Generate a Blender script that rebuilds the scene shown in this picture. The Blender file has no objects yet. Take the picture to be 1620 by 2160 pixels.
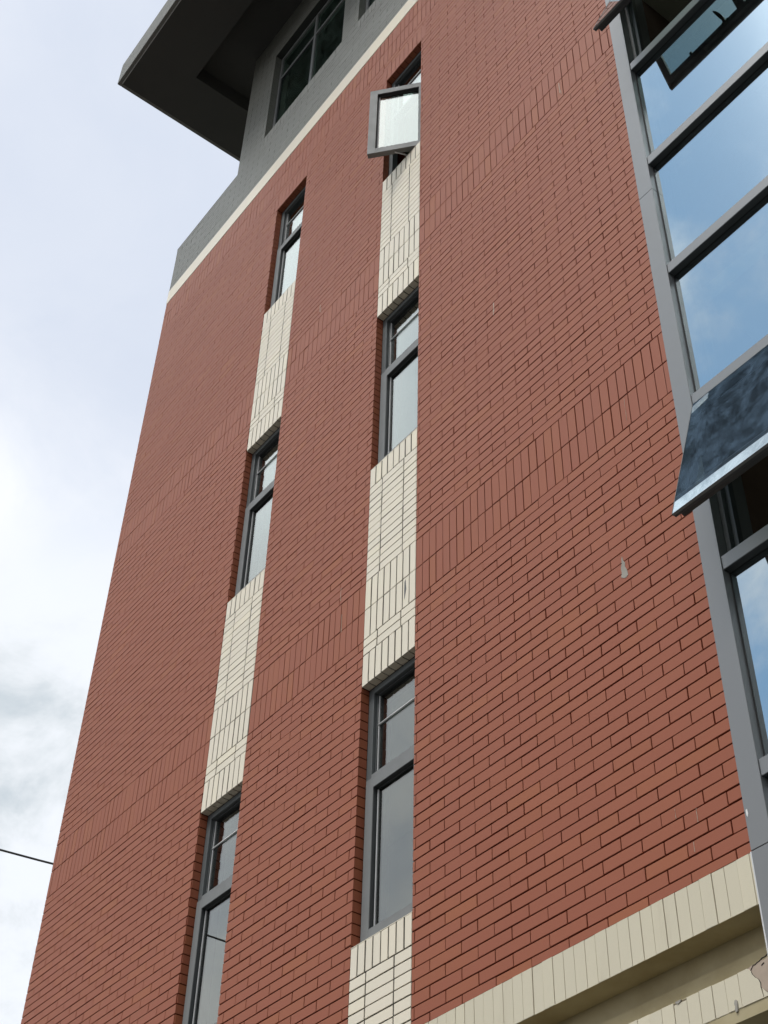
import bpy, math, random
from mathutils import Matrix, Vector
random.seed(7)
scene = bpy.context.scene

# ------------------------------------------------------------------ camera
R = ((0.60374391, 0.79684467, 0.02306214),
     (-0.5368194, 0.42777774, -0.72720776),
     (-0.5893371, 0.42666705, 0.68602989))
CAM = (5.57481538, -4.30616672, -5.50431395)
cam_data = bpy.data.cameras.new('camera')
cam = bpy.data.objects.new('camera', cam_data)
scene.collection.objects.link(cam)
cam_data.sensor_fit = 'VERTICAL'
cam_data.sensor_height = 24.0
cam_data.sensor_width = 18.0
cam_data.lens = 3018.48 / 2160 * 24.0
cam_data.clip_start = 0.05
cam_data.clip_end = 3000
cam.matrix_world = Matrix(((R[0][0], -R[1][0], -R[2][0], CAM[0]),
                           (R[0][1], -R[1][1], -R[2][1], CAM[1]),
                           (R[0][2], -R[1][2], -R[2][2], CAM[2]),
                           (0, 0, 0, 1)))
scene.camera = cam
scene.render.resolution_x, scene.render.resolution_y = 768, 1024
scene.view_settings.view_transform = 'Standard'
scene.view_settings.look = 'None'
scene.view_settings.gamma = 1
scene.view_settings.exposure = 0.15

# ------------------------------------------------------------------ node helper
class NT:
    def __init__(s, tree):
        s.t = tree; s.n = tree.nodes; s.l = tree.links; s.n.clear()
    def node(s, typ, **kw):
        n = s.n.new(typ)
        for k, v in kw.items():
            setattr(n, k, v)
        return n
    def put(s, sock, v):
        if isinstance(v, bpy.types.NodeSocket): s.l.new(v, sock)
        elif v is not None: sock.default_value = v
    def math(s, op, a, b=None, c=None, clamp=False):
        n = s.node('ShaderNodeMath', operation=op, use_clamp=clamp)
        for i, v in enumerate((a, b, c)):
            if v is not None: s.put(n.inputs[i], v)
        return n.outputs[0]
    def vmath(s, op, a, b=None, out=0):
        n = s.node('ShaderNodeVectorMath', operation=op)
        s.put(n.inputs[0], a)
        if b is not None: s.put(n.inputs[1], b)
        return n.outputs[out]
    def noise(s, vec, scale, detail=4, rough=.5, dist=0.0, out=0):
        n = s.node('ShaderNodeTexNoise')
        s.put(n.inputs['Vector'], vec); n.inputs['Scale'].default_value = scale
        n.inputs['Detail'].default_value = detail; n.inputs['Roughness'].default_value = rough
        n.inputs['Distortion'].default_value = dist
        return n.outputs[out]
    def maprange(s, v, a, b, c=0.0, d=1.0, smooth=True):
        n = s.node('ShaderNodeMapRange')
        if smooth: n.interpolation_type = 'SMOOTHSTEP'
        for i, x in enumerate((v, a, b, c, d)): s.put(n.inputs[i], x)
        return n.outputs[0]
    def mix(s, f, a, b, blend='MIX'):
        n = s.node('ShaderNodeMix', data_type='RGBA', blend_type=blend)
        s.put(n.inputs[0], f); s.put(n.inputs[6], a); s.put(n.inputs[7], b)
        return n.outputs[2]

def rgb(r, g, b): return (r, g, b, 1.0)

# ------------------------------------------------------------------ world: thin bright cloud with a blue gap over the street
SUN = Vector((-0.02, -0.53, 0.848)).normalized()
sun_el = math.asin(SUN.z); sun_az = math.atan2(SUN.x, SUN.y)
world = bpy.data.worlds.new('World'); scene.world = world; world.use_nodes = True
w = NT(world.node_tree)
sky = w.node('ShaderNodeTexSky', sky_type='NISHITA')
sky.sun_disc = False; sky.sun_elevation = sun_el; sky.sun_rotation = sun_az
tc = w.node('ShaderNodeTexCoord'); D = tc.outputs['Generated']
sep = w.node('ShaderNodeSeparateXYZ'); w.put(sep.inputs[0], D)
den = w.math('ADD', w.math('MAXIMUM', sep.outputs[2], 0.0), 0.35)
comb = w.node('ShaderNodeCombineXYZ')
w.put(comb.inputs[0], w.math('DIVIDE', sep.outputs[0], den))
w.put(comb.inputs[1], w.math('DIVIDE', sep.outputs[1], den)); comb.inputs[2].default_value = 3.7
plane = comb.outputs[0]
n_big = w.noise(plane, 2.1, 5, .55, .6)
n_fine = w.noise(plane, 6.0, 6, .6, .4)
def lobe(v, lo, hi):
    v = Vector(v).normalized()
    return w.maprange(w.vmath('DOT_PRODUCT', D, tuple(v), out=1), lo, hi)
blue_gap = lobe((-0.30, -0.62, 0.72), 0.942, 0.976)
veil = w.maprange(n_big, 0.44, 0.70)
gap = w.math('MULTIPLY', blue_gap, w.maprange(n_fine, 0.43, 0.68, 1.0, 0.25))
cool = lobe((-0.53, 0.22, 0.82), 0.955, 0.995)                 # pale lilac part of the veil
low_grey = w.math('MULTIPLY', lobe((-0.84, 0.33, 0.43), 0.95, 0.988), w.maprange(n_fine, 0.36, 0.64))
white = w.mix(w.maprange(n_fine, 0.35, 0.65), rgb(8.4, 8.8, 9.5), rgb(10.8, 10.8, 10.8))
white = w.mix(w.math('MULTIPLY', cool, w.maprange(n_big, 0.36, 0.62, 0.85, 1.0)), white, rgb(6.1, 6.7, 7.9))
white = w.mix(w.math('MULTIPLY', low_grey, 0.9), white, rgb(5.0, 5.7, 6.3))
right_dim = w.maprange(w.vmath('DOT_PRODUCT', D, (1.0, 0.0, 0.0), out=1), 0.25, 0.75)      # unseen sky to the right dimmed to darken the window reveals
white = w.mix(right_dim, white, rgb(3.2, 3.3, 3.5))
bluec = w.mix(0.65, sky.outputs[0], rgb(4.0, 6.9, 10.2))
white = w.mix(lobe((-0.52, -0.28, 0.81), 0.955, 0.99), white, rgb(17, 18, 18.5))       # bright cloud over the left end
white = w.mix(lobe((0.25, -0.45, 0.86), 0.93, 0.985), white, rgb(30, 31, 31))          # bright cloud beside the sun
col = w.mix(gap, white, bluec)
glow_d = w.vmath('DOT_PRODUCT', D, tuple(SUN), out=1)
glow = w.math('POWER', w.math('MAXIMUM', glow_d, 0.0), 130.0)
glow = w.math('MULTIPLY', glow, w.maprange(n_fine, 0.3, 0.7, 120.0, 220.0))
glc = w.node('ShaderNodeCombineXYZ')
for i, k in enumerate((1.0, 0.98, 0.93)): w.put(glc.inputs[i], w.math('MULTIPLY', glow, k))
col = w.vmath('ADD', col, glc.outputs[0])
below = w.maprange(sep.outputs[2], -0.02, 0.06)
col = w.mix(below, rgb(0.6, 0.58, 0.54), col)
bg = w.node('ShaderNodeBackground'); w.put(bg.inputs[0], col); bg.inputs[1].default_value = 0.1
wo = w.node('ShaderNodeOutputWorld'); w.l.new(bg.outputs[0], wo.inputs[0])

# ------------------------------------------------------------------ sun behind thin cloud
sd = bpy.data.lights.new('sun', 'SUN'); sd.energy = 0.6; sd.angle = math.radians(14); sd.color = (1.0, 0.97, 0.92)
so = bpy.data.objects.new('sun', sd); scene.collection.objects.link(so)
so.rotation_euler = SUN.to_track_quat('Z', 'Y').to_euler(); so.location = (0, -20, 30)

# ------------------------------------------------------------------ materials
def mat(name):
    m = bpy.data.materials.new(name); m.use_nodes = True
    return m, NT(m.node_tree)
def finish(n, shader):
    o = n.node('ShaderNodeOutputMaterial'); n.l.new(shader, o.inputs[0])
def principled(n, color, rough=.6, metal=0.0, spec=.5, normal=None):
    p = n.node('ShaderNodeBsdfPrincipled')
    n.put(p.inputs['Base Color'], color); n.put(p.inputs['Roughness'], rough)
    p.inputs['Metallic'].default_value = metal; p.inputs['Specular IOR Level'].default_value = spec
    if normal is not None: n.l.new(normal, p.inputs['Normal'])
    return p.outputs[0]
def bump(n, h, strength, dist=.002):
    b = n.node('ShaderNodeBump'); b.inputs['Strength'].default_value = strength; b.inputs['Distance'].default_value = dist
    n.put(b.inputs['Height'], h); return b.outputs[0]
def objco(n):
    return n.node('ShaderNodeTexCoord').outputs['Object']

def tile_mat(name, c1, c2, c3, dirt, rough=.52, spec=.42, streak=.25):
    """glazed facing tile: a tint per tile, fine grain, soft weathering"""
    m, n = mat(name)
    at = n.node('ShaderNodeAttribute', attribute_name='tint'); t = at.outputs['Fac']
    co = objco(n)
    base = n.mix(n.maprange(t, 0.0, 0.55, smooth=False), rgb(*c1), rgb(*c2))
    base = n.mix(n.maprange(t, 0.55, 1.0, smooth=False), base, rgb(*c3))
    grain = n.noise(co, 260, 3, .6)
    base = n.mix(n.maprange(grain, .3, .7, 0.0, .22), base, rgb(*[x * .78 for x in c1]))
    mp = n.node('ShaderNodeMapping'); n.put(mp.inputs[0], co); mp.inputs['Scale'].default_value = (1.0, 1.0, .16)
    st = n.noise(mp.outputs[0], 5.0, 5, .6, .3)
    base = n.mix(n.maprange(st, .55, .8, 0.0, streak), base, rgb(*dirt))
    big = n.noise(co, .8, 4, .55)
    base = n.mix(n.maprange(big, .35, .7, 0.0, .16), base, rgb(*c2))
    r = n.maprange(grain, .3, .7, rough - .06, rough + .1, smooth=False)
    finish(n, principled(n, base, r, 0, spec, bump(n, grain, .25, .0008)))
    return m
M = {}
M['red'] = tile_mat('red_tile', (.327, .103, .051), (.305, .093, .050), (.332, .108, .048), (.25, .09, .055), .55, .24)
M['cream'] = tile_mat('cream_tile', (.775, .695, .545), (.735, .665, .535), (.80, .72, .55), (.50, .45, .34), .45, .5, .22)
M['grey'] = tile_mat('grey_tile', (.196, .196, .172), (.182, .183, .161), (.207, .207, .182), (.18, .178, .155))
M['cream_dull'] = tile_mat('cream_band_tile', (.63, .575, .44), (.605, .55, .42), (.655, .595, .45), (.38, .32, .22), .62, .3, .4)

def plain(name, c, rough=.6, metal=0.0, spec=.5, c2=None, nscale=6.0, amt=.5, bs=.15, ns=60):
    m, n = mat(name); co = objco(n)
    c2 = c2 or tuple(x * .8 for x in c)
    ns1 = n.noise(co, nscale, 5, .6)
    base = n.mix(n.maprange(ns1, .35, .75, 0.0, amt), rgb(*c), rgb(*c2))
    ns2 = n.noise(co, ns, 3, .6)
    finish(n, principled(n, base, n.maprange(ns1, .3, .7, rough - .05, rough + .08, smooth=False), metal, spec, bump(n, ns2, bs, .001)))
    return m
M['grout_red'] = plain('dark_red_grout', (.070, .009, .003), .95, spec=.02)
M['grout_grey'] = plain('grey_grout', (.045, .043, .036), .9, spec=.1)
M['grout_attic'] = plain('dark_grey_grout', (.05, .052, .05), .9, spec=.1)
M['grout_cream'] = plain('brown_grout', (.19, .16, .11), .9, spec=.1)
M['plaster'] = plain('olive_cream_plaster', (.42, .36, .225), .85, spec=.2, c2=(.28, .225, .12), nscale=3.5, amt=.6)
M['mortar'] = plain('grey_mortar', (.36, .335, .29), .9, spec=.2, c2=(.25, .235, .21), nscale=12, amt=.7, bs=.6)
M['patch'] = plain('pinkish_bare_mortar', (.42, .335, .265), .9, spec=.2, c2=(.33, .27, .22), nscale=18, amt=.6, bs=.5)
M['alu'] = plain('grey_aluminium_cladding', (.158, .163, .166), .40, .0, .8, c2=(.142, .147, .151), nscale=2.0, amt=.6, bs=.0)
M['frame'] = plain('grey_window_frame', (.185, .19, .188), .55, .0, .35, c2=(.15, .155, .152), nscale=8, amt=.4, bs=.04)
M['frame_mid'] = plain('dark_grey_fixed_frame', (.105, .115, .117), .5, .0, .35, nscale=8, amt=.4, bs=.02)
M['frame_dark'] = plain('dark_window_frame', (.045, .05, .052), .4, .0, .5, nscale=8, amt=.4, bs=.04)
M['gasket'] = plain('black_gasket', (.012, .012, .013), .6)
M['bead'] = plain('pale_sealant', (.60, .60, .60), .5)
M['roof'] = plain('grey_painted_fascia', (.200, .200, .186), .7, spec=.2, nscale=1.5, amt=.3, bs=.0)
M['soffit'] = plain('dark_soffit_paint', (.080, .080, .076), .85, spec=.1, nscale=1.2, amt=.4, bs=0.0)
M['drip'] = plain('pale_drip_strip', (.48, .48, .47), .5)
M['room'] = plain('dim_room_plaster', (.42, .41, .33), .9)
M['roombrick'] = plain('inner_brown_brick', (.11, .062, .040), .9, nscale=9)
M['ground'] = plain('pale_concrete_paving', (.075, .072, .066), .9, nscale=.5, amt=.6, bs=.5, ns=20)
M['cable'] = plain('black_rubber_cable', (.07, .072, .076), .45)
M['white'] = plain('white_bar', (.72, .72, .70), .4)
M['black'] = plain('black_handle', (.012, .013, .014), .35)
M['crack'] = plain('crack_black', (.02, .017, .014), .9)
M['sealer'] = plain('grey_sealer', (.12, .125, .13), .8)

def glass(name, r0, gloss, trans, dust=None):
    """clear or coated pane: Schlick reflection over tinted transmission"""
    m, n = mat(name)
    lw = n.node('ShaderNodeLayerWeight'); lw.inputs['Blend'].default_value = .5
    gm = n.node('ShaderNodeNewGeometry')
    rr = n.maprange(gm.outputs['Backfacing'], 0.0, 1.0, r0, min(r0, .10), smooth=False)
    f = n.math('ADD', rr, n.math('MULTIPLY', n.math('POWER', lw.outputs['Facing'], 4.2), 1.0 - r0), clamp=True)
    g = n.node('ShaderNodeBsdfGlossy'); g.inputs['Color'].default_value = rgb(*gloss); g.inputs['Roughness'].default_value = 0.0
    co = objco(n)
    t = n.node('ShaderNodeBsdfTransparent'); t.inputs['Color'].default_value = rgb(*trans)
    mx = n.node('ShaderNodeMixShader'); n.l.new(f, mx.inputs[0]); n.l.new(t.outputs[0], mx.inputs[1]); n.l.new(g.outputs[0], mx.inputs[2])
    sh = mx.outputs[0]
    if dust:
        mp = n.node('ShaderNodeMapping'); n.put(mp.inputs[0], co); mp.inputs['Scale'].default_value = (1.0, 1.0, .8); mp.inputs['Rotation'].default_value = (0, .6, 0)
        smear = n.noise(mp.outputs[0], 5.5, 10, .78, .3)
        speck = n.noise(co, 120, 2, .6)
        amt = n.maprange(smear, .36, .66, dust[1], dust[2])
        amt = n.math('ADD', amt, n.maprange(speck, .69, .76, 0.0, dust[3]), clamp=True)
        d = n.node('ShaderNodeBsdfDiffuse'); d.inputs['Color'].default_value = rgb(*dust[0])
        m2 = n.node('ShaderNodeMixShader'); n.put(m2.inputs[0], amt); n.l.new(sh, m2.inputs[1]); n.l.new(d.outputs[0], m2.inputs[2]); sh = m2.outputs[0]
    finish(n, sh); return m
M['glass'] = glass('window_glass', .14, (.97, .99, .98), (.60, .66, .63))
M['glass_attic'] = glass('greenish_glass', .05, (.80, .98, .90), (.55, .66, .58), ((.16, .22, .19), .0, .12, .0))
M['mirror'] = glass('coated_blue_glass', .52, (.84, .95, 1.0), (.48, .53, .51), ((.5, .5, .5), .0, .015, .04))
M['clear'] = glass('inner_glass_face', .05, (.8, .95, .92), (.64, .70, .68))
M['mirror_dirty'] = glass('dusty_coated_glass', .50, (.80, .92, 1.0), (.50, .60, .58), ((.105, .16, .225), .12, .56, .7))

# ------------------------------------------------------------------ mesh collector
class MB:
    def __init__(s): s.v = []; s.f = []; s.m = []; s.tint = []
    def quad(s, a, b, c, d, m=0, t=.5):
        i = len(s.v); s.v += [a, b, c, d]; s.f.append((i, i + 1, i + 2, i + 3)); s.m.append(m); s.tint.append(t)
    def box(s, x0, x1, y0, y1, z0, z1, m=0, t=.5, skip=''):
        if x1 <= x0 or y1 <= y0 or z1 <= z0: return
        i = len(s.v)
        s.v += [(x0, y0, z0), (x1, y0, z0), (x1, y1, z0), (x0, y1, z0), (x0, y0, z1), (x1, y0, z1), (x1, y1, z1), (x0, y1, z1)]
        F = {'b': (0, 3, 2, 1), 't': (4, 5, 6, 7), 'f': (0, 1, 5, 4), 'r': (1, 2, 6, 5), 'k': (2, 3, 7, 6), 'l': (3, 0, 4, 7)}
        for k, q in F.items():
            if k in skip: continue
            s.f.append(tuple(i + j for j in q)); s.m.append(m); s.tint.append(t)
    def pane(s, x0, x1, y0, y1, z0, z1):
        s.box(x0, x1, y0, y1, z0, z1, 0, skip='k'); s.quad((x1, y1, z0), (x0, y1, z0), (x0, y1, z1), (x1, y1, z1), 1)
    def ring(s, x0, x1, y0, y1, z0, z1, wl, wr, wb, wt, m=0):
        s.box(x0, x0 + wl, y0, y1, z0, z1, m); s.box(x1 - wr, x1, y0, y1, z0, z1, m)
        s.box(x0 + wl, x1 - wr, y0, y1, z1 - wt, z1, m); s.box(x0 + wl, x1 - wr, y0, y1, z0, z0 + wb, m)
    def tube(s, pts, r, m=0, n=10):
        pts = [Vector(p) for p in pts]; base = len(s.v)
        for k, p in enumerate(pts):
            d = (pts[min(k + 1, len(pts) - 1)] - pts[max(k - 1, 0)]).normalized()
            a = d.cross(Vector((0, 0, 1)) if abs(d.z) < .9 else Vector((1, 0, 0))).normalized(); b = d.cross(a)
            for j in range(n):
                an = 2 * math.pi * j / n
                s.v.append(tuple(p + (a * math.cos(an) + b * math.sin(an)) * r))
        for k in range(len(pts) - 1):
            for j in range(n):
                q = base + k * n
                s.f.append((q + j, q + (j + 1) % n, q + n + (j + 1) % n, q + n + j)); s.m.append(m); s.tint.append(.5)
        for e, rev in ((base, 1), (base + (len(pts) - 1) * n, 0)):
            ids = list(range(e, e + n)); s.f.append(tuple(ids[::-1] if rev else ids)); s.m.append(m); s.tint.append(.5)
    def poly(s, pts, y0, y1, m=0):
        """outline in (x, z) given a thickness from y0 (front) to y1"""
        n = len(pts); i = len(s.v)
        s.v += [(x, y0, z) for x, z in pts] + [(x, y1, z) for x, z in pts]
        area = sum(pts[k][0] * pts[(k + 1) % n][1] - pts[(k + 1) % n][0] * pts[k][1] for k in range(n))
        fr = list(range(i, i + n))
        s.f.append(tuple(fr if area > 0 else fr[::-1])); s.m.append(m); s.tint.append(.5)
        for k in range(n):
            a, b = i + k, i + (k + 1) % n
            s.f.append((b, a, a + n, b + n) if area > 0 else (a, b, b + n, a + n)); s.m.append(m); s.tint.append(.5)
    def build(s, name, mats, parent=None, bevel=0.0, smooth=False, loc=None, rot=None):
        me = bpy.data.meshes.new(name); me.from_pydata(s.v, [], s.f)
        if not isinstance(mats, (list, tuple)): mats = [mats]
        for x in mats: me.materials.append(x)
        me.polygons.foreach_set('material_index', s.m)
        a = me.attributes.new('tint', 'FLOAT', 'FACE'); a.data.foreach_set('value', s.tint)
        if smooth: me.polygons.foreach_set('use_smooth', [True] * len(s.f))
        me.update()
        o = bpy.data.objects.new(name, me); scene.collection.objects.link(o)
        if parent: o.parent = parent
        if loc: o.location = loc
        if rot: o.rotation_euler = rot
        if bevel:
            md = o.modifiers.new('bevel', 'BEVEL'); md.width = bevel; md.segments = 1; md.limit_method = 'ANGLE'
        return o
def empty(name, loc=(0, 0, 0), parent=None):
    o = bpy.data.objects.new(name, None); scene.collection.objects.link(o); o.location = loc
    if parent: o.parent = parent
    return o
def tag(o, label=None, cat=None, group=None, kind=None):
    for k, v in (('label', label), ('category', cat), ('group', group), ('kind', kind)):
        if v: o[k] = v
    return o

# ------------------------------------------------------------------ measured layout (metres, facade face at y = 0)
XL, XP = -5.091, 2.275                       # left corner, left edge of the metal pilaster
XPR = 2.390                                  # its right edge
C1 = (-2.525, -1.965); C2 = (-0.560, 0.0)    # two columns of narrow windows
FH = 3.76
HEADS = (7.517, 3.763, 0.0); SILLS = (5.712, 1.973, -1.803)
BAND = (.378, .631, .882)                    # double soldier band above each window head
ZCB, ZCT, ZPT = 8.427, 8.684, 9.545          # cream course bottom / top, parapet top
XA = -3.675                                  # left corner of the set-back top storey
ZS = 12.0                                    # soffit of the roof
PITCH, ROW, SOLD = .2556, .0696, .0700
TH = .005                                    # tile thickness proud of the grout
GROUND = -7.1

# ------------------------------------------------------------------ ground
g = MB(); g.quad((-400, -400, GROUND), (400, -400, GROUND), (400, 400, GROUND), (-400, 400, GROUND))
tag(g.build('ground', M['ground']), kind='structure')

# ------------------------------------------------------------------ the building
B = tag(empty('brick_building', (-1.4, 0, GROUND)), 'red brick tiled building with cream panels, grey top storey and overhanging flat roof', 'building')
OFF = Vector((1.4, 0, -GROUND))
def part(mb, name, mats, parent=None, **kw):
    o = mb.build(name, mats, parent or B, **kw)
    if (parent or B) is B: o.location = OFF + (kw.get('loc') or Vector((0, 0, 0))) if kw.get('loc') is None else OFF + Vector(kw['loc'])
    return o

def sub_rect(cells, o):
    out = []
    ox0, ox1, oz0, oz1 = o
    for (x0, x1, z0, z1, s) in cells:
        if x1 <= ox0 or x0 >= ox1 or z1 <= oz0 or z0 >= oz1: out.append((x0, x1, z0, z1, s)); continue
        if x0 < ox0: out.append((x0, ox0, z0, z1, s.replace('r', '')))
        if x1 > ox1: out.append((ox1, x1, z0, z1, s.replace('l', '')))
        a, b = max(x0, ox0), min(x1, ox1)
        if z0 < oz0: out.append((a, b, z0, oz0, s.replace('t', '')))
        if z1 > oz1: out.append((a, b, oz1, z1, s.replace('b', '')))
    return out

def put_tile(mb, x0, x1, z0, z1, s, hj, vj, m=0, y=0.0, th=TH, bright=None):
    """one facing tile; s says which sides carry half a joint"""
    j = random.uniform
    a = vj / 2 if 'l' in s else 0; b = vj / 2 if 'r' in s else 0; c = hj / 2 if 'b' in s else 0; d = hj / 2 if 't' in s else 0
    X0, X1, Z0, Z1 = x0 + a, x1 - b, z0 + c, z1 - d
    if X1 - X0 < .006 or Z1 - Z0 < .006: return
    if 'l' in s: X0 += j(-.0012, .0012)
    if 'r' in s: X1 += j(-.0012, .0012)
    if 'b' in s: Z0 += j(-.0011, .0011)
    if 't' in s: Z1 += j(-.0011, .0011)
    y0 = y + j(-.0006, .0006)
    t = min(1, max(0, random.gauss(.5, .20))) if bright is None else bright
    tw = j(-.0006, .0006); tw2 = j(-.0006, .0006); e = .0012
    i = len(mb.v)
    mb.v += [(X0, y0 + e, Z0), (X1, y0 + e, Z0), (X1, y0 + e, Z1), (X0, y0 + e, Z1),
             (X0 + e, y0 + tw, Z0 + e), (X1 - e, y0 + tw2, Z0 + e), (X1 - e, y0 - tw, Z1 - e), (X0 + e, y0 - tw2, Z1 - e),
             (X0, y + th + .001, Z0), (X1, y + th + .001, Z0), (X1, y + th + .001, Z1), (X0, y + th + .001, Z1)]
    fs = [(4, 5, 6, 7), (0, 1, 5, 4), (1, 2, 6, 5), (2, 3, 7, 6), (3, 0, 4, 7), (8, 9, 1, 0), (9, 10, 2, 1), (10, 11, 3, 2), (11, 8, 0, 3)]
    for q in fs: mb.f.append(tuple(i + k for k in q)); mb.m.append(m); mb.tint.append(t)

def courses(z0, z1, n): return [(z0 + (z1 - z0) * k / n, z0 + (z1 - z0) * (k + 1) / n) for k in range(n)]
def bond(cells, x0, x1, z0, z1, row, phase=.151):
    off = phase + (PITCH / 2 if row % 2 else 0)
    k = math.floor((x0 - off) / PITCH); x = off + k * PITCH
    while x < x1:
        a, b = max(x, x0), min(x + PITCH, x1)
        if b - a > .004: cells.append((a, b, z0, z1, ('l' if x > x0 + .001 else '') + ('r' if x + PITCH < x1 - .001 else '') + 'bt'))
        x += PITCH
def soldiers(cells, x0, x1, z0, z1, sides='lrbt', pitch=SOLD):
    k0 = math.floor(x0 / pitch); x = k0 * pitch
    while x < x1:
        a, b = max(x, x0), min(x + pitch, x1)
        if b - a > .004: cells.append((a, b, z0, z1, ('l' if x > x0 + .001 else '') + ('r' if x + pitch < x1 - .001 else '') + 'bt'))
        x += pitch

# ---- red brick facade -------------------------------------------------
openings = [(C1[0], C1[1], -20, HEADS[0]), (C2[0], C2[1], -20, HEADS[0])]      # windows and cream panels together
cells = []
rows = []                                   # (z0, z1, kind)
z = BAND[0]; i = 0
while z > -3.9: rows.append((z - ROW, z, i % 2)); z -= ROW; i += 1
for f in (0, 1):
    b0 = f * FH
    rows.append((BAND[0] + b0, BAND[1] + b0, 's')); rows.append((BAND[1] + b0, BAND[2] + b0, 's'))
    top = BAND[0] + b0 + FH if f == 0 else 7.898
    nn = 47 if f == 0 else 47
    for k, (a, b) in enumerate(courses(BAND[2] + b0, top, nn)): rows.append((a, b, k % 2))
rows.append((7.898, 8.162, 's')); rows.append((8.162, ZCB, 's'))
for (a, b, k) in rows:
    if k == 's': soldiers(cells, XL, XP, a, b)
    else: bond(cells, XL, XP, a, b, k)
heads = [(C1[0] - .07, C1[1] + .07, HEADS[0], 7.765), (C2[0] - .07, C2[1] + .07, HEADS[0], 7.765)]
for o in openings + heads: cells = sub_rect(cells, o)
for h in heads: soldiers(cells, h[0], h[1], h[2], h[3])
cells = sub_rect(cells, (0.0, XP + 1, -20, -2.454))                            # the cream cornice starts here
wb = MB()
for c in cells: put_tile(wb, *c, hj=.0072 * random.uniform(.8, 1.25), vj=.0058 * random.uniform(.7, 1.3))
# grout sheet with the openings left out, returns behind it
def sheet(mb, x0, x1, z0, z1, y, yb, holes, m=1):
    xs = sorted({x0, x1} | {v for h in holes for v in h[:2] if x0 < v < x1}); zs = sorted({z0, z1} | {v for h in holes for v in h[2:] if z0 < v < z1})
    def solid(i, j):
        if not (0 <= i < len(xs) - 1 and 0 <= j < len(zs) - 1): return False
        cx, cz = (xs[i] + xs[i + 1]) / 2, (zs[j] + zs[j + 1]) / 2
        return not any(h[0] < cx < h[1] and h[2] < cz < h[3] for h in holes)
    for i in range(len(xs) - 1):
        for j in range(len(zs) - 1):
            if not solid(i, j): continue
            sk = ''
            if solid(i - 1, j): sk += 'l'
            if solid(i + 1, j): sk += 'r'
            if solid(i, j - 1): sk += 'b'
            if solid(i, j + 1): sk += 't'
            mb.box(xs[i], xs[i + 1], y, yb, zs[j], zs[j + 1], m, skip=sk)
e = TH
holes = []
for c in (C1, C2):
    for k in range(3): holes.append((c[0] - e, c[1] + e, SILLS[k], HEADS[k] + e))
holes.append((0.0, 9.0, -20, -2.454))
sheet(wb, XL + e, XP, -3.95, ZCB, TH, .25, holes)
# tiled reveals beside each window
for c in (C1, C2):
    for k in range(3):
        for (a, b, kk) in rows:
            if kk == 's' and b < 7: continue
            lo, hi = max(a, SILLS[k]), min(b, HEADS[k])
            if hi - lo < .01: continue
            for side in (0, 1):
                x0, x1 = (c[0] - e - .001, c[0]) if side == 0 else (c[1], c[1] + e + .001)
                wb.box(x0, x1, .0052, .0635, lo + .004, hi - .004, 0, random.random(), skip='')
    x = c[0]
    while x < c[1] - .01:                                                       # red tile under the topmost head
        wb.box(x + .003, min(x + SOLD, c[1]) - .003, .0052, .0635, HEADS[0], HEADS[0] + e + .001, 0, random.random()); x += SOLD
# left return of the tower (tile edges give the corner its broken line)
for (a, b, kk) in rows:
    if kk == 's':
        wb.box(XL, XL + e, .0008, .115, a + .004, b - .004, 0, random.random()); continue
    wb.box(XL, XL + e, .0008, .115 if kk else .235, a + .004, b - .004, 0, random.random())
part(wb, 'brick_wall', [M['red'], M['grout_red']])

# body of the tower behind the facing
bd = MB()
bd.box(XL + e, XL + .25, .25, 7.0, GROUND, ZPT - .05)
bd.box(XL + e, 9.0, 7.0, 7.25, GROUND, 12.1)
bd.box(9.0, 9.25, .25, 7.25, GROUND, 12.1)
bd.box(XL + e, 9.0, .25, 7.0, 8.9, 9.1)
for zf in (5.0, 1.24, -2.75): bd.box(XL + .25, XPR - .3, .25, 7.0, zf, zf + .16)
bd.box(XL + .25, XPR, 2.6, 2.7, GROUND, 8.9)
bd.box(XPR - .3, XPR - .02, .25, 7.0, GROUND, 8.9)
bd.box(XA + .1, XA + .3, .25, 7.0, 9.1, 12.1)
bd.box(XL + e, 9.0, .01, .25, GROUND, -3.95)
part(bd, 'inner_wall', M['room'])

# ---- cream panels between the windows of a column ---------------------
def cream_panel(x0, x1, ztop, zbot, label):
    """ztop: sill of the window above, zbot: head of the window below"""
    p = MB(); w_ = x1 - x0; g0 = .004
    p.box(x0 - .003, x1 + .003, .0040, .09, zbot + e, ztop, 1)
    def row(a, b, hj=.0055):
        xs = [x0, x0 + .153, x0 + .153 + PITCH - .002, x1]
        for q in range(3): put_tile(p, xs[q] + (g0 if q == 0 else 0), xs[q + 1] - (g0 if q == 2 else 0), a, b, ('l' if q else '') + ('r' if q < 2 else '') + 'bt', hj * 1.35, .0105)
    def sol(a, b, n=8):
        for q in range(n):
            u, v = x0 + w_ * q / n, x0 + w_ * (q + 1) / n
            put_tile(p, u + (g0 if q == 0 else 0), v - (g0 if q == n - 1 else 0), a, b, ('l' if q else '') + ('r' if q < n - 1 else '') + 'bt', .0070, .0112)
    sol(zbot - .003, zbot + .25)
    for a, b in courses(zbot + .25, zbot + BAND[0] + .006, 2): row(a, b)
    sol(zbot + BAND[0] + .006, zbot + .637); sol(zbot + .637, zbot + .892)
    for a, b in courses(zbot + .892, ztop - .186, 13): row(a, b)
    sol(ztop - .186, ztop + .003)
    for q in range(8):                                                           # tiles under the head of the window below
        u, v = x0 + w_ * q / 8, x0 + w_ * (q + 1) / 8
        p.box(u + .0045, v - .0045, .0062, .0625, zbot, zbot + e + .002, 0, random.random())
    p.box(x0, x1, .0005, .0635, ztop + .002, ztop + .006, 0)                    # sill tile
    o = part(p, 'cream_panel', [M['cream'], M['grout_grey']]); o['label'] = label
    return o
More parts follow.
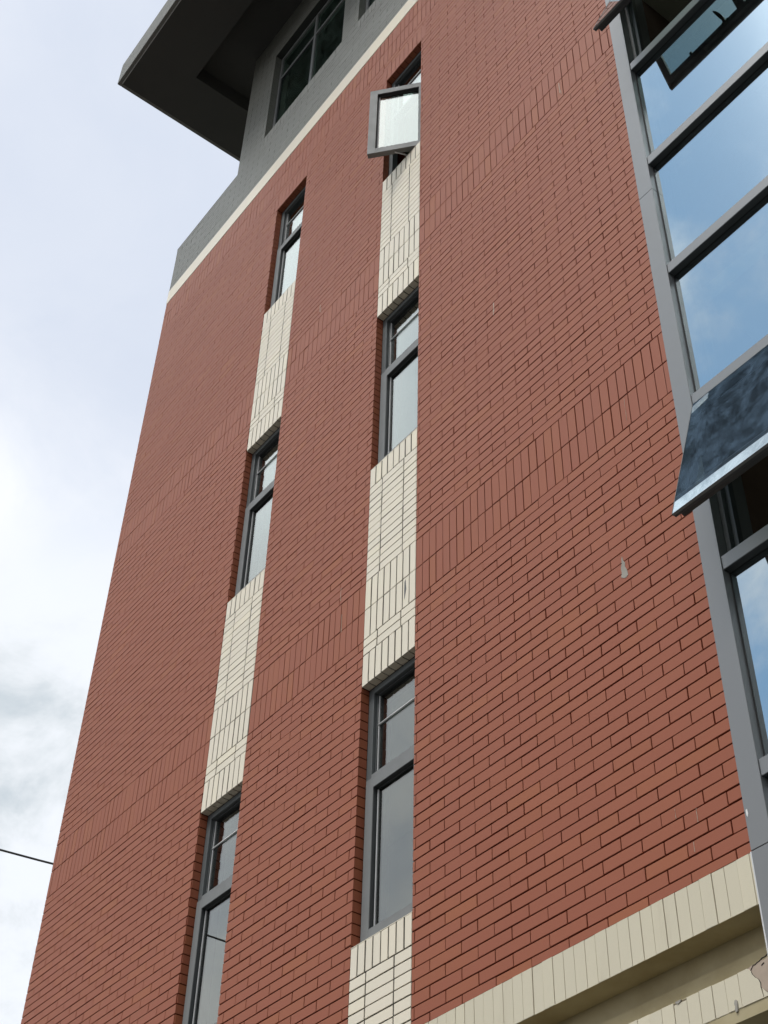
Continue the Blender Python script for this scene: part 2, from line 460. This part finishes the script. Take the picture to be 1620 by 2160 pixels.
cream_panel(*C1, SILLS[0], HEADS[1], 'cream tiled panel high in the left window column')
cream_panel(*C1, SILLS[1], HEADS[2], 'cream tiled panel low in the left window column')
cream_panel(*C2, SILLS[0], HEADS[1], 'cream tiled panel under the open casement')
cream_panel(*C2, SILLS[1], HEADS[2], 'cream tiled panel with a small dark scuff')
cream_panel(*C2, SILLS[2], HEADS[2] - FH, 'cream tiled panel at the foot of the right window column')
cream_panel(*C1, SILLS[2], HEADS[2] - FH, 'cream tiled panel at the foot of the left window column')

# dark scuff on the panel
sc = MB(); 
sc.poly([(-.118, .60), (-.108, .615), (-.104, .57), (-.100, .53), (-.106, .50), (-.112, .47), (-.117, .45), (-.119, .52)], -.0012, .001)
part(sc, 'scuff_mark', M['sealer'])

# ---- cream course under the grey storey -------------------------------
sc = MB(); x = XL - .004
sc.box(XL, XP, .004, .25, ZCB + .002, ZCT - .002, 1)
while x < XP:
    b = min(x + .60, XP); sc.box(x + .0006, b - .0006, -.003, .02, ZCB + .002, ZCT - .002, 0, random.random()); x = b
part(sc, 'string_course', [M['cream'], M['grout_cream']])

# ---- grey tiled parapet and top storey --------------------------------
ATT = [(-3.095, -1.490), (-1.175, .430)]
ZAS, ZAH = 9.662, 11.62
aw = MB(); cells = []
n1 = 15
for k, (a, b) in enumerate(courses(ZCT, ZAS - .18, 12)): bond(cells, XL, XP, a, b, k % 2, .03)
for k, (a, b) in enumerate(courses(ZAS - .18, ZPT, 1)): bond(cells, XL, XA, a, b, k % 2, .03)
zz = ZAS - .18; k = 0
while zz < 12.32:
    bond(cells, XA, XP, zz, min(zz + ROW, 12.32), k % 2, .03); zz += ROW; k += 1
hol = [(w0, w1, ZAS, ZAH) for w0, w1 in ATT]; sill = [(w0 - .0, w1 + .0, ZAS - .18, ZAS) for w0, w1 in ATT]
for o in hol + sill: cells = sub_rect(cells, o)
for o in sill: soldiers(cells, *o)
for c in cells: put_tile(aw, *c, hj=.008, vj=.006)
sheet(aw, XL + e, XP, ZCT, ZAS - .18, TH, .20, [], 1)
sheet(aw, XL + e, XA + .05, ZAS - .18, ZPT, TH, .20, [], 1)
aw.box(XL - .002, XA, -.002, .21, ZPT, ZPT + .012, 0, .3)
sheet(aw, XA + e, XP + 6.7, ZAS - .18, 12.32, TH + .0005, .25, [(h[0] - e, h[1] + e, h[2], h[3] + e) for h in hol], 1)
for (w0, w1) in ATT:
    zz = ZAS - .18
    while zz < ZAH:
        lo, hi = max(zz, ZAS), min(zz + ROW, ZAH)
        if hi - lo > .01:
            aw.box(w0 - e - .001, w0, .0052, .088, lo + .004, hi - .004, 0, random.random()); aw.box(w1, w1 + e + .001, .0052, .088, lo + .004, hi - .004, 0, random.random())
        zz += ROW
zz = ZAS - .18; k = 0
while zz < 12.32:
    aw.box(XA, XA + e, .0008, .11 if k % 2 else .235, zz + .004, zz + ROW - .004, 0, random.random()); zz += ROW; k += 1
part(aw, 'grey_tiled_wall', [M['grey'], M['grout_attic']])

# ---- roof: fascia, drip strip, dark soffit with a recess round the wall
YF, YS = -1.377, -1.326
rf = MB()
rf.box(-4.98, 9.6, YF, YF + .06, 12.022, 12.53, 0)
rf.box(-4.98, 9.6, YF + .06, 7.6, 12.345, 12.50, 0)
rf.box(-4.98, -4.92, YF + .06, 7.6, 12.022, 12.53, 0)
roof = part(rf, 'roof', M['roof'], bevel=.006)
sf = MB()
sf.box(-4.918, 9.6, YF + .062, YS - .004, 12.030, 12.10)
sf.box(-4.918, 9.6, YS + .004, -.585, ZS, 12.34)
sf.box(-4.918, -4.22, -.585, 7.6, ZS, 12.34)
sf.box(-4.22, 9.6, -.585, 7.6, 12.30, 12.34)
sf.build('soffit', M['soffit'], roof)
dr = MB(); dr.box(-4.918, 9.6, YS - .004, YS + .004, ZS - .002, 12.030)
dr.build('drip_strip', M['drip'], roof)

# ---- narrow windows ----------------------------------------------------
def small_window(x0, x1, zs, zh, label, open_deg=0.0):
    fr = MB(); y0, y1 = .064, .125
    zt = zh - .70
    fr.ring(x0, x1, y0, y1, zs, zh, .053, .053, .030, .048, 2)
    fr.box(x0 + .053, x1 - .053, y0 - .002, y1, zt, zt + .040, 0)
    fr.ring(x0 + .053, x1 - .053, .088, .112, zt + .040, zh - .048, .012, .012, .012, .012, 1)
    o = part(fr, 'window', [M['frame'], M['frame_dark'], M['frame_mid']], bevel=.0025); o['label'] = label
    pn = MB(); pn.box(x0 + .054, x1 - .054, .105, .110, zt + .041, zh - .049)
    pn.build('upper_pane', M['glass'], o)
    bd_ = MB(); bd_.box(x0 + .0655, x0 + .0715, .097, .104, zt + .055, zh - .062)
    bd_.build('glazing_bead', M['bead'], o)
    br = MB(); br.tube([(x0 + .052, .0985, zh - .283), (x1 - .052, .0985, zh - .283)], .0062, 0, 8)
    br.build('guard_bar', M['white'], o, smooth=True)
    # outward opening casement, hinge on the right
    W, z0, z1 = (x1 - .02) - (x0 + .02), zs + .028, zt + .001
    hx, hy = x1 - .02, .050
    sa = MB()
    sa.ring(-W, 0, 0, .050, z0, z1, .074, .046, .074, .074, 0)
    sa.ring(-W + .074, -.046, .030, .048, z0 + .074, z1 - .074, .010, .010, .010, .010, 1)
    sa.ring(-W + .0738, -.0458, .004, .0345, z0 + .0738, z1 - .0738, .0022, .0022, .0022, .0022, 1)
    s = sa.build('casement', [M['frame'], M['frame_dark']], o, bevel=.0025, loc=(hx, hy, 0), rot=(0, 0, math.radians(open_deg)))
    gp = MB(); gp.box(-W + .0765, -.0485, .0355, .0405, z0 + .075, z1 - .075)
    gp.build('lower_pane', M['glass'], o, loc=(hx, hy, 0), rot=(0, 0, math.radians(open_deg)))
    bb = MB(); bb.box(-W + .086, -W + .092, .028, .035, z0 + .088, z1 - .088)
    bb.build('glazing_bead', M['bead'], o, loc=(hx, hy, 0), rot=(0, 0, math.radians(open_deg)))
    if open_deg:
        st = MB(); a = math.radians(open_deg)
        for zz in (z0 - .012, z1 + .004):
            st = MB()
            px, py = hx - math.cos(a) * W * .55, hy + .03 - math.sin(a) * W * .55
            st.tube([(x1 - .16, .09, zz), (px, py, zz)], .006, 0, 6)
            st.build('friction_stay', M['bead'], o)
    return o
small_window(*C1, SILLS[0], HEADS[0], 'closed window at the top of the left column')
small_window(*C1, SILLS[1], HEADS[1], 'closed window halfway up the left column')
small_window(*C1, SILLS[2], HEADS[2], 'closed window at the foot of the left column, a cable mirrored in it')
small_window(*C2, SILLS[0], HEADS[0], 'window at the top of the right column with its casement swung open', 40.2)
small_window(*C2, SILLS[1], HEADS[1], 'closed window halfway up the right column')
small_window(*C2, SILLS[2], HEADS[2], 'closed window at the foot of the right column')

# ---- wide windows of the top storey -----------------------------------
def attic_window(x0, x1, label):
    fr = MB(); y0, y1 = .088, .135; xm = (x0 + x1) / 2; zt = 11.075
    fr.ring(x0, x1, y0, y1, ZAS, ZAH, .045, .045, .03, .045, 0)
    fr.box(xm - .022, xm + .022, y0, y1, ZAS + .03, ZAH - .045, 0)
    for a, b in ((x0 + .045, xm - .022), (xm + .022, x1 - .045)):
        fr.box(a, b, y0, y1, zt, zt + .035, 0)
    o = part(fr, 'window', M['frame'], bevel=.002); o['label'] = label
    for a, b in ((x0 + .045, xm - .022), (xm + .022, x1 - .045)):
        for c, d in ((ZAS + .03, zt), (zt + .035, ZAH - .045)):
            p = MB(); p.box(a + .001, b - .001, .110, .115, c + .001, d - .001); p.build('pane', M['glass_attic'], o)
    cs = MB(); cs.ring(x0 + .047, xm - .024, .093, .108, ZAS + .032, zt - .002, .016, .016, .016, .016)
    cs.build('casement', M['frame_dark'], o)
    return o
attic_window(*ATT[0], 'wide four-light window under the eaves, nearest the corner')
attic_window(*ATT[1], 'wide window under the eaves, cut off by the top of the picture')

# ---- metal pilaster beside the curtain wall ---------------------------
pl = MB(); segs = [-7.1, -4.9, -2.4535, 2.17, 6.8, 9.5]
for a, b in zip(segs[:-1], segs[1:]): pl.box(XP + .0015, XPR, -.006, .30, a + .0015, b - .0015)
pil = part(pl, 'metal_pilaster', M['alu'], bevel=.0015)
for a in segs[1:-1]:
    jt = MB(); jt.box(XP + .003, XPR - .002, -.003, .02, a - .003, a + .003); jt.build('panel_joint', M['gasket'], pil)
sl = MB(); sl.box(XP - .006, XP + .0012, -.0035, .02, -7, -2.4535); sl.build('sealant_strip', M['bead'], pil)

# ---- curtain wall ------------------------------------------------------
TR = [-4.451, -3.299, -2.146, -.997, .157, 1.306, 2.441, 3.613, 4.765, 5.917, 7.07, 8.22]     # undersides of the transoms
TF = .082
XM = [XPR, 3.86, 5.40]; MW = .08
cwo = empty('curtain_wall', OFF, B)
for zb in TR:
    cw = MB(); cw.box(XPR + .0008, XM[-1], .0005, .13, zb, zb + TF, 0); cw.build('transom', M['alu'], cwo, bevel=.0015)
for xm in XM[1:]:
    mu = MB(); mu.box(xm, xm + MW, -.0025, .135, TR[0], TR[-1] + TF, 0); mu.build('mullion', M['alu'], cwo, bevel=.0015)
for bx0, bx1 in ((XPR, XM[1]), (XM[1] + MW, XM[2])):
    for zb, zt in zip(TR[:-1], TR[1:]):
        cwf = MB()                                   # rebated edge frame, plus a dark strip as painted shade under the transom
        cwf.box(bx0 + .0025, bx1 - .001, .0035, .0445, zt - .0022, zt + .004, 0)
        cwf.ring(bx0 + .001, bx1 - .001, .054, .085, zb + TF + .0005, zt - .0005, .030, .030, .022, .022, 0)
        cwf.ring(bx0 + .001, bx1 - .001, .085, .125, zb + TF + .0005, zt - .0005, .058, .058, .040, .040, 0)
        cwf.build('edge_frame_and_shade', M['frame_dark'], cwo, bevel=.001)
OPEN = {(0, 3), (0, 7)}                                             # bays with their top-hung sash open
for bi, (bx0, bx1) in enumerate(((XPR, XM[1]), (XM[1] + MW, XM[2]))):
    for ri, (zb, zt) in enumerate(zip(TR[:-1], TR[1:])):
        if (bi, ri) in OPEN: continue
        p = MB(); p.pane(bx0 + .006, bx1 - .006, .045, .051, zb + TF + .004, zt - .004)
        p.build('pane', [M['mirror'], M['clear']], cwo)
        gk = MB(); gk.ring(bx0 + .001, bx1 - .001, .0425, .0535, zb + TF + .0005, zt - .0005, .0055, .0055, .0035, .0035, 0)
        gk.build('gasket', M['gasket'], cwo)
# open top-hung sashes
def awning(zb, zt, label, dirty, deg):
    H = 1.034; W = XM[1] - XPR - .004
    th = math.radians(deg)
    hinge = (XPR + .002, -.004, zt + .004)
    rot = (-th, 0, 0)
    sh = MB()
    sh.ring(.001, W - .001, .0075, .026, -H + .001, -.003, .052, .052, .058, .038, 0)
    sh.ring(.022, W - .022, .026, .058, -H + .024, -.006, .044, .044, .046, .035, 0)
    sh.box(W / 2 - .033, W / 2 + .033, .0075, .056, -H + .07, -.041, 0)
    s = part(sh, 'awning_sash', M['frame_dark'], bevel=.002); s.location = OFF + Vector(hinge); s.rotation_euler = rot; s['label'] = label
    gl = MB(); gl.pane(.004, W - .004, 0, .007, -H + .004, -.002)
    gl.build('pane', [M['mirror_dirty'] if dirty else M['mirror'], M['clear']], s)
    ed = MB(); ed.ring(0, W, -.0015, .0125, -H, 0, .0022, .0022, .0022, .003, 0)
    ed.build('edge_trim', M['frame'], s)
    hd = MB(); hx = W / 2 - .14                                        # lever handle on the room side of the bottom rail
    hd.box(hx - .028, hx + .028, .058, .072, -H + .030, -H + .062)
    hd.box(hx - .011, hx + .011, .066, .090, -H + .036, -H + .085)
    hd.poly([(hx - .012, -H + .07), (hx + .012, -H + .07), (hx + .006, -H + .11), (hx - .012, -H + .16), (hx - .030, -H + .185), (hx - .036, -H + .175), (hx - .026, -H + .13)], .080, .094)
    hd.build('handle', M['black'], s, bevel=.002)
    lk = MB(); lk.box(.262, .282, .050, .066, -H + .060, -H + .082); lk.build('latch_pin', M['black'], s)
    for xs in (.012, W - .012):                                        # folded stay behind each side of the sash
        sy = MB(); sy.tube([(xs, .062, -.10), (xs, .075, -.52)], .007, 0, 6); sy.build('friction_stay', M['alu'], s)
    return s
awning(TR[3], TR[4], 'dusty open top-hung sash beside the lower part of the brick wall', True, 17.6)
awning(TR[7], TR[8], 'open top-hung sash at the top of the picture', False, 19.0)
# room behind the curtain wall
rm = MB()
rm.box(XPR - .018, 5.6, 1.9, 2.0, GROUND, 8.9, 0)
for zf in (5.0, 1.24, -2.75): rm.box(XPR - .018, 5.6, .30, 1.9, zf, zf + .16, 1)
rm.box(5.6, 5.7, .14, 2.0, GROUND, 8.9, 1)
rm.box(XPR - .018, XPR - .002, .30, 1.9, GROUND, 8.9, 0)
# courses of the inner brick
part(rm, 'inner_room', [M['roombrick'], M['room']])
cwt = MB(); cwt.box(XPR, 9.0, .14, .30, 8.302, 12.32); cwt.box(5.48, 9.0, .005, .14, GROUND, 12.32); cwt.box(XPR, 5.48, .005, .14, 8.302, 12.32)
part(cwt, 'side_wall', M['grey'])

# ---- cream cornice at the foot of the brick ---------------------------
cn = MB()
ZB0, ZB1, ZC0, ZC1 = -2.454, -2.684, -2.918, -3.056
cn.box(0, XP - .007, .005, .16, ZB1 + .001, ZB0 - .002, 1)
x = XP - .016 - 34 * .0706
while x < XP - .02:
    a, b = max(x, 0), x + .0706
    if b > .004:
        put_tile(cn, a, b, ZB1, ZB0, 'lr', .002, .0024, 0, y=random.uniform(-.0015, .0008), th=.006)
    x += .0706
cn.box(XP - .0135, XP - .0075, -.001, .02, ZB1, ZB0 - .003, 0, .9)
cn.box(0, XP, .143, .40, ZC0 - .05, ZB1 + .001, 2)                       # back of the groove
cn.box(0, XP, .0, .142, ZB1 - .0006, ZB1 + .0006, 2)
cn.box(0, XP, .118, .1428, ZC0 - .04, -2.792, 2)                          # rough mortar fillet in the groove
cn.box(0, XP, .010, .118, ZC1 + .002, ZC0 + .004, 2)
cn.box(0, XP, .0055, .0095, ZC1 + .002, ZC0 - .002, 1)
x = .011
PX = 2.159
while x < XP:
    a, b = x, x + .0698
    if b < 2.18:
        zt_ = ZC0 - (.011 if 1.765 < (a + b) / 2 < 1.80 else 0) + random.uniform(-.002, .001)
        put_tile(cn, a, b, ZC1, zt_, 'lr', .002, .0026, 0, y=random.uniform(-.001, .001), th=.0045)
    x += .0698
# last tiles, broken along the patch
cn.poly([(2.107, ZC1), (2.215, ZC1), (2.208, -3.012), (2.209, -2.996), (2.203, -2.977), (2.190, -2.966), (2.177, -2.948), (2.173, -2.934), (2.157, -2.917), (2.107, -2.918)], -.0008, .006, 0)
cn.poly([(2.218, ZC1), (XP - .002, ZC1), (XP - .002, -3.052), (2.24, -3.046), (2.226, -3.030), (2.214, -3.016), (2.2165, -3.04)], -.0008, .006, 0)
# underside below the cornice
cn.box(0, XP, .003, .62, ZC1 - .05, ZC1 + .0018, 2)
cn.box(0, XP, .50, .62, -7.1, ZC1 - .05, 2)
cn.box(0, .12, .007, .50, -7.1, ZC1 - .05, 2)
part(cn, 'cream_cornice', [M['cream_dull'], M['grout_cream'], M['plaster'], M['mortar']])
pt = MB()
pt.poly([(2.159, -2.9165), (2.175, -2.934), (2.179, -2.948), (2.192, -2.966), (2.205, -2.977), (2.211, -2.996), (2.210, -3.012), (2.226, -3.029), (2.242, -3.046), (XP - .002, -3.052),
         (XP - .002, -2.905), (2.262, -2.908), (2.243, -2.912), (2.225, -2.906), (2.208, -2.913), (2.185, -2.912)], .0012, .012, 0)
part(pt, 'bare_patch', M['patch'])
ck = MB()
def crack(pts, wd=.0022, y=-.0003):
    for (x0, z0), (x1, z1) in zip(pts[:-1], pts[1:]):
        d = Vector((x1 - x0, z1 - z0)); L = d.length or 1; nx, nz = -d.y / L * wd / 2, d.x / L * wd / 2
        ck.poly([(x0 - nx, z0 - nz), (x1 - nx, z1 - nz), (x1 + nx, z1 + nz), (x0 + nx, z0 + nz)], y, .004)
crack([(2.172, -2.931), (2.181, -2.922), (2.188, -2.914), (2.198, -2.916), (2.208, -2.911), (2.222, -2.909), (2.236, -2.902), (2.252, -2.902), (XP - .002, -2.892)], .0030)
crack([(2.173, -2.936), (2.178, -2.949), (2.191, -2.967), (2.204, -2.978), (2.211, -2.996), (2.209, -3.013), (2.226, -3.031), (2.240, -3.047), (XP - .004, -3.053)], .0028)
crack([(2.228, -2.930), (2.236, -2.926), (2.243, -2.924)], .004)
part(ck, 'crack', M['crack'])
bl = MB(); b2 = MB()
bl.poly([(2.074, -3.020), (2.081, -3.018), (2.087, -3.026), (2.088, -3.040), (2.085, -3.052), (2.083, -3.066), (2.072, -3.068), (2.070, -3.055), (2.073, -3.044), (2.070, -3.032)], -.005, .004)
b2.poly([(1.766, -2.919), (1.800, -2.918), (1.796, -2.928), (1.782, -2.933), (1.770, -2.927)], -.003, .004)
part(bl, 'mortar_blob', M['mortar'], bevel=.001); part(b2, 'mortar_blob', M['mortar'], bevel=.001)

# ---- small scars and drips on the brick -------------------------------
sr = MB()
sr.poly([(1.766, -.500), (1.772, -.485), (1.778, -.520), (1.788, -.540), (1.785, -.565), (1.797, -.600), (1.800, -.632), (1.782, -.640), (1.768, -.634), (1.750, -.618), (1.757, -.590), (1.755, -.560), (1.764, -.530)], -.0022, .003)
part(sr, 'mortar_scar', M['mortar'], bevel=.001)
for (x, zz, h, ww) in ((.868, 2.49, .10, .008), (.861, 2.44, .06, .005), (-1.468, 4.78, .10, .005), (-1.45, 4.74, .07, .004), (1.716, 4.29, .14, .007), (1.728, 4.22, .06, .004),
                     (-.86, .98, .12, .005), (-.83, .70, .16, .004), (1.93, .52, .18, .0018), (2.02, -2.16, .07, .0022), (1.90, -2.10, .05, .002), (1.98, -2.30, .05, .002)):
    n_ = 6; pts = [(x - ww / 2 + random.uniform(-.001, .001), zz - h / 2 + h * q / n_) for q in range(n_ + 1)] + [(x + ww / 2 + random.uniform(-.001, .001), zz + h / 2 - h * q / n_) for q in range(n_ + 1)]
    dp = MB(); dp.poly(pts, -.0015, .002); part(dp, 'paint_drip', M['patch'])
ds = MB(); ds.poly([(2.286, -2.265), (2.294, -2.262), (2.296, -2.285), (2.291, -2.300), (2.286, -2.290)], -.0075, -.005); part(ds, 'paint_spot', M['white'])

# ---- overhead cable ----------------------------------------------------
def cz(y): return 2.352 + .0896 * (y - .545) + .0125 * (y - .545) * (y - 1.17)
cb = MB(); ys = [-22 + .5 * k for k in range(79)]
cb.tube([(-8.0, y, cz(y)) for y in ys], .0118, 0, 10)
c = cb.build('overhead_cable', M['cable'], smooth=True)
tag(c, 'black overhead cable sagging past the left corner of the building', 'cable')
